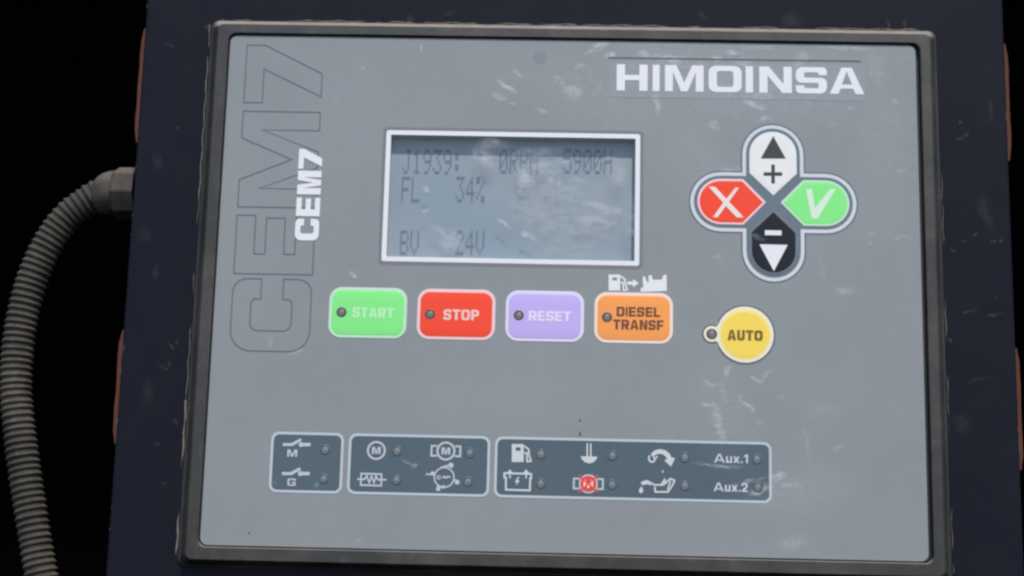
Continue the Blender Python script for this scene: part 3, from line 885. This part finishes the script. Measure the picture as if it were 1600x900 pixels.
bl.fill([[(x, z) for x, z in PX([(1193, 269.5), (1205, 269.5), (1205, 257.5), (1210.5, 257.5), (1210.5, 269.5), (1222, 269.5), (1222, 275), (1210.5, 275), (1210.5, 287), (1205, 287), (1205, 275), (1193, 275)])]], KT)
sub('symbol', bl, M['black_print'], k)
k = arrow_key(270, LV, M['key_black'], M['key_grey_edge'], 'black down and minus key')
bl = B(); bl.fill([PX([(1209, 424), (1230.5, 383), (1186.5, 382)])], KT)
bl.fill([PX([(1195, 360), (1221, 360.5), (1221, 368), (1195, 367.5)])], KT)
sub('symbol', bl, M['white'], k)
k = arrow_key(180, LA, M['red'], M['red_edge'], 'red X key', 1.15)
bl = B()
bl.fill([PX([(1107, 292), (1117, 292), (1135, 311), (1149, 293.5), (1154.5, 293.5), (1139, 315.5), (1162, 340), (1151, 340), (1134, 322), (1121, 340), (1114, 339.5), (1130, 317)])], KT)
sub('lettering', bl, M['x_text'], k)
k = arrow_key(0, LA, M['green'], M['green_edge'], 'green V key', 1.15)
bl = B(); bl.fill([PX([(1259, 295.5), (1268.5, 295.5), (1273, 325), (1298, 295), (1305.5, 296), (1277.5, 342), (1268, 342)])], KT)
sub('lettering', bl, M['v_text'], k)

# ---------------------------------------------------------------- round AUTO key
ac = U(1164.2, 523); lc = U(1112, 522)
Ra, Rl = 44.0 * MM, 12.5 * MM
def tear(ra, rl, n=48):
    """disc with a small round lobe on its left, joined by a waist"""
    pts = arc(ac[0], ac[1], ra, -152, 152, n)
    d = lc[0] - ac[0]
    pts += [(lc[0] + rl * .62 + .4, lc[1] + rl * .98 + .25)]
    pts += arc(lc[0], lc[1], rl, 62, 298, 18)
    pts += [(lc[0] + rl * .62 + .4, lc[1] - rl * .98 - .25)]
    return pts
bl = B(); bl.fill([tear(Ra + .55, Rl + .55)], PR)
o_ = obj('button', (lambda q: (q.rings(circle(ac[0], ac[1], Ra * .83, 40), [(0, .17), (.1, .22), (.6, .24), (2.5, .26)]), q)[1])(B()), M['yellow'], unit, (ac[0], ac[1], 0), label='round yellow AUTO key')
sub('outline_print', bl, M['outline'], o_)
bl = B(); bl.rings(tear(Ra, Rl), [(0, PR), (.02, .1), (.1, .14)], cap=True)
sub('border', bl, M['cream'], o_)
bl = B(); bl.rings(circle(ac[0], ac[1], Ra * .91, 40), [(0, .12), (.1, .17), (1.2, .18)])
sub('edge_print', bl, M['yellow_mid'], o_)
lamp_one(o_, *lc, 1.85, 'led', 'led_rim', .16)
bl = B(); place_text(bl, 'AUTO', (1136.5, 516, 1191.5, 532), .37, t=.27, gap=.14)
sub('lettering', bl, M['olive_text'], o_)

# ---------------------------------------------------------------- indicator fields
def field(x0, x1, lab):
    z0, z1 = -71.0, -50.8
    bl = B(); bl.fill([rrect(x0 + .6, z0 + .6, x1 - .6, z1 - .6, 2.2)], PR)
    p = obj('indicator_field', bl, M['slate'], unit, ((x0 + x1) / 2, (z0 + z1) / 2, PR), label=lab)
    bl = B(); bl.fill([rrect(x0, z0, x1, z1, 2.6), rrect(x0 + .85, z0 + .85, x1 - .85, z1 - .85, 1.9)], PR + .06)
    sub('border', bl, M['border'], p)
    return p
SY = PR + .08
f1 = field(-98.0, -73.6, 'slate field with two switch symbols')
f2 = field(-71.9, -24.6, 'slate field with four motor symbols')
f3 = field(-23.0, 68.9, 'slate field with eight warning symbols')
def A_(x, y): return (410 + x / 4.324, 660 + y / 4.324)
def C_(x, y): return (760 + x / 3.478, 660 + y / 3.478)
def led2(par, q):
    lamp_one(par, *U(*q), 1.75, 'led_dim', 'led_dim_rim', PR + .02)
def txt(bl, s, cx, cy, w_, h_, t=.26, hh=SY, th=None):
    place_text(bl, s, (cx - w_ / 2, cy - h_ / 2, cx + w_ / 2, cy + h_ / 2), hh, t=t, gap=.15, th=th)
for dy, dx, let in ((0, 0, 'M'), (196, -5, 'G')):
    bl = B()
    bl.stroke(PX([A_(138 + dx, 150 + dy), A_(200 + dx, 150 + dy), A_(262 + dx, 116 + dy)]), 1.0, SY)
    bl.stroke(PX([A_(252 + dx, 150 + dy), A_(326 + dx, 150 + dy)]), 1.15, SY + .004)
    bl.fill([circle(*U(*A_(262 + dx, 150 + dy)), .85, 12)], SY + .008)
    txt(bl, let, *A_(202 + dx, 208 + dy), 15.5 if let == 'M' else 13, 11.5, t=.27, hh=SY + .012, th=.2)
    sub('symbol', bl, M['offwhite'], f1)
led2(f1, A_(425, 185)); led2(f1, A_(414, 380))
def motor(bl, q, r, brackets, mt=None, letter=True):
    c = U(*q)
    bl.stroke(circle(*c, r * MM, 28), .7, SY, True)
    if letter: txt(bl, 'M', q[0], q[1], r * 1.05, r * .85, t=.3, hh=SY + .004, th=.2)
    if brackets:
        for s in (-1, 1):
            xa, xb = c[0] + s * (r + .5) * MM, c[0] + s * (r + 9) * MM
            zz = r * .58 * MM
            bl.stroke([(xa, zz + c[1]), (xb, zz + c[1]), (xb, c[1] - zz), (xa, c[1] - zz)], .65, SY + .008)
bl = B(); motor(bl, A_(770, 190), 13, False); sub('symbol', bl, M['offwhite'], f2)
bl = B(); motor(bl, A_(1240, 194), 13, True); sub('symbol', bl, M['offwhite'], f2)
bl = B()
bl.stroke(PX([A_(668, 346), A_(805, 350), A_(803, 428), A_(665, 424)]), .6, SY, True)
bl.stroke(PX([A_(640, 384), A_(690, 385), A_(706, 362), A_(722, 408), A_(738, 362), A_(754, 408), A_(768, 362), A_(780, 387), A_(838, 388)]), .6, SY + .004)
sub('symbol', bl, M['offwhite'], f2)
bl = B()
gc = A_(1228, 372)
bl.stroke(circle(*U(*gc), 15 * MM, 30), .5, SY, True)
txt(bl, 'G', gc[0] - 8.5, gc[1], 6, 6.5, t=.24, hh=SY + .004, th=.2)
bl.stroke(PX([(gc[0] - 3, gc[1] + 1), (gc[0] - 0, gc[1] - 1.5), (gc[0] + 3, gc[1] + 1), (gc[0] + 6, gc[1] - 1.5), (gc[0] + 10, gc[1])]), .55, SY + .006)
for (p0, p1) in (((1105, 350), (1165, 352)), ((1205, 306), (1285, 282)), ((1290, 384), (1330, 405)), ((1225, 440), (1180, 432))):
    bl.stroke(PX([A_(*p0), A_(*p1)]), .6, SY + .01)
for q, r in (((1150, 344), 3.2), ((1274, 290), 4.2), ((1316, 404), 3.8), ((1188, 450), 3.6), ((1222, 436), 2.8)):
    bl.fill([circle(*U(*A_(*q)), r * MM, 10)], SY + .014 + r * .001)
sub('symbol', bl, M['offwhite'], f2)
for q in ((910, 192), (1400, 206), (905, 388), (1388, 400)): led2(f2, A_(*q))
# third field
bl = B(); x, y = C_(138, 118); pump(bl, x, y, 30, 28, SY); sub('symbol', bl, M['field_white'], f3)
bl = B()
bl.stroke(PX([C_(98, 276), C_(98, 300), C_(106, 300), C_(106, 366), C_(236, 370), C_(238, 304), C_(243, 304), C_(243, 280)]), .62, SY, True)
for xx in (128, 216):
    bl.fill([PX([C_(xx - 14, 282), C_(xx - 14, 268), C_(xx - 6, 268), C_(xx - 6, 258), C_(xx + 6, 258), C_(xx + 6, 268), C_(xx + 14, 268), C_(xx + 14, 282)])], SY + .004)
    bl.fill([PX([C_(xx - 4, 284), C_(xx - 4, 304), C_(xx + 4, 304), C_(xx + 4, 284)])], SY + .006)
bl.fill([PX([C_(172, 296), C_(154, 326), C_(166, 326), C_(158, 346), C_(182, 316), C_(169, 316), C_(180, 296)])], SY + .008)
sub('symbol', bl, M['field_white'], f3)
bl = B()
for xx in (548, 567): bl.stroke(PX([C_(xx, 114), C_(xx, 186)]), .5, SY)
bl.fill([PX([C_(512, 184), C_(604, 186), C_(596, 203), C_(580, 218), C_(558, 223), C_(536, 217), C_(520, 202)])], SY + .004)
sub('symbol', bl, M['field_white'], f3)
bl = B(); q = C_(554, 334)
motor(bl, q, 13, True, letter=False)
sub('symbol', bl, M['offwhite'], f3)
bl = B(); bl.fill([circle(*U(*q), 12.2 * MM, 26)], SY + .03)
for s in (-1, 1): bl.stroke(PX([(q[0] - 15, q[1] - 13.5 * s), (q[0] + 15, q[1] + 13.5 * s)]), .55, SY + .07 + .01 * s)
ar = sub('symbol', bl, M['alarm_red'], f3, 'red crossed alternator alarm symbol')
bl = B(); txt(bl, 'M', q[0], q[1], 14.5, 13, t=.2, hh=SY + .05, th=.18); sub('lettering', bl, M['x_text'], f3)
bl = B()
bl.fill([PX([C_(x, y) for x, y in ((893, 172), (915, 152), (945, 145), (975, 153), (997, 172), (1006, 191), (1025, 194), (1003, 241), (966, 206), (982, 200), (972, 183), (955, 172), (935, 171), (915, 179), (903, 187))])], SY)
bl.stroke(PX([C_(886, 180), C_(882, 200), C_(892, 214), C_(908, 214), C_(916, 200)]), .6, SY + .004)
bl.stroke(PX([C_(905, 178), C_(915, 200), C_(930, 184)]), .5, SY + .008)
sub('symbol', bl, M['field_white'], f3)
bl = B()
bl.stroke(PX([C_(842, 328), C_(872, 318), C_(914, 340), C_(960, 340), C_(1000, 306), C_(1022, 316), C_(1012, 340), C_(986, 378), C_(918, 378), C_(914, 350)]), .6, SY)
bl.fill([PX([C_(838, 330), C_(874, 318), C_(900, 344), C_(872, 336), C_(850, 342)])], SY + .003)
bl.stroke(PX([C_(950, 338), C_(968, 312), C_(972, 338)]), .6, SY + .006)
bl.stroke(PX([C_(1000, 318), C_(984, 366)]), .5, SY + .009)
bl.fill([PX([C_(842, 346), C_(852, 366), C_(850, 380), C_(840, 386), C_(830, 380), C_(828, 368)])], SY + .005)
bl.stroke(PX([C_(959, 260), C_(958, 274)]), .45, SY)
sub('symbol', bl, M['field_white'], f3)
for s, q in (('1', (1328, 196)), ('2', (1326, 352))):
    bl = B(); a, c = C_(q[0] - 92, q[1] - 24), C_(q[0] + 93, q[1] + 24)
    place_text(bl, 'Aux.' + s, (a[0], a[1], c[0], c[1]), SY, t=.2, gap=.13, th=.17)
    sub('lettering', bl, M['field_white'], f3)
for q in ((295, 172), (685, 180), (1078, 190), (1470, 200), (295, 332), (683, 338), (1078, 343), (1475, 352)): led2(f3, C_(*q))

# crust of dust along the foot of the frame, left and top
bl = B()
def crust(p0, p1, wmax, cover):
    """uneven low ridge of dried dust between two points at the foot of the frame, with breaks"""
    a, c = Vector(p0), Vector(p1)
    n = int((c - a).length / .5); d = (c - a).normalized(); nr = Vector((-d.y, d.x))
    prev = None; w_ = 0; on = False; left = 0
    for k in range(n + 1):
        if left <= 0:
            on = random.random() < cover; left = random.choice((4, 7, 12, 26))
        left -= 1
        w_ = (w_ * .75 + random.uniform(.1, 1) * wmax * .25) if on else w_ * .6
        p = a + d * (.5 * k) + nr * (.14 * math.sin(k * .31) + random.uniform(-.04, .04))
        h = FACE + .02 + min(.3, w_ * .3)
        ids = [bl.vert(*(p - nr * w_ * .5), FACE - .05), bl.vert(*p, h), bl.vert(*(p + nr * w_ * .5), FACE - .05)]
        if prev and w_ > .03:
            bl.face([prev[0], prev[1], ids[1], ids[0]], True); bl.face([prev[1], prev[2], ids[2], ids[1]], True)
        prev = ids
crust((-128.9, -94), (-128.9, -40), 1.15, .85)
crust((-128.9, -40), (-128.9, 30), .5, .5)
crust((-128.9, 30), (-128.9, 95), .7, .7)
crust((-126, 96.9), (126, 96.9), .8, .7)
crust((129.2, 94), (129.2, -92), .5, .35)
obj('dust_crust', bl, M['dust'], enc, (0, 0, FACE), kind='stuff')
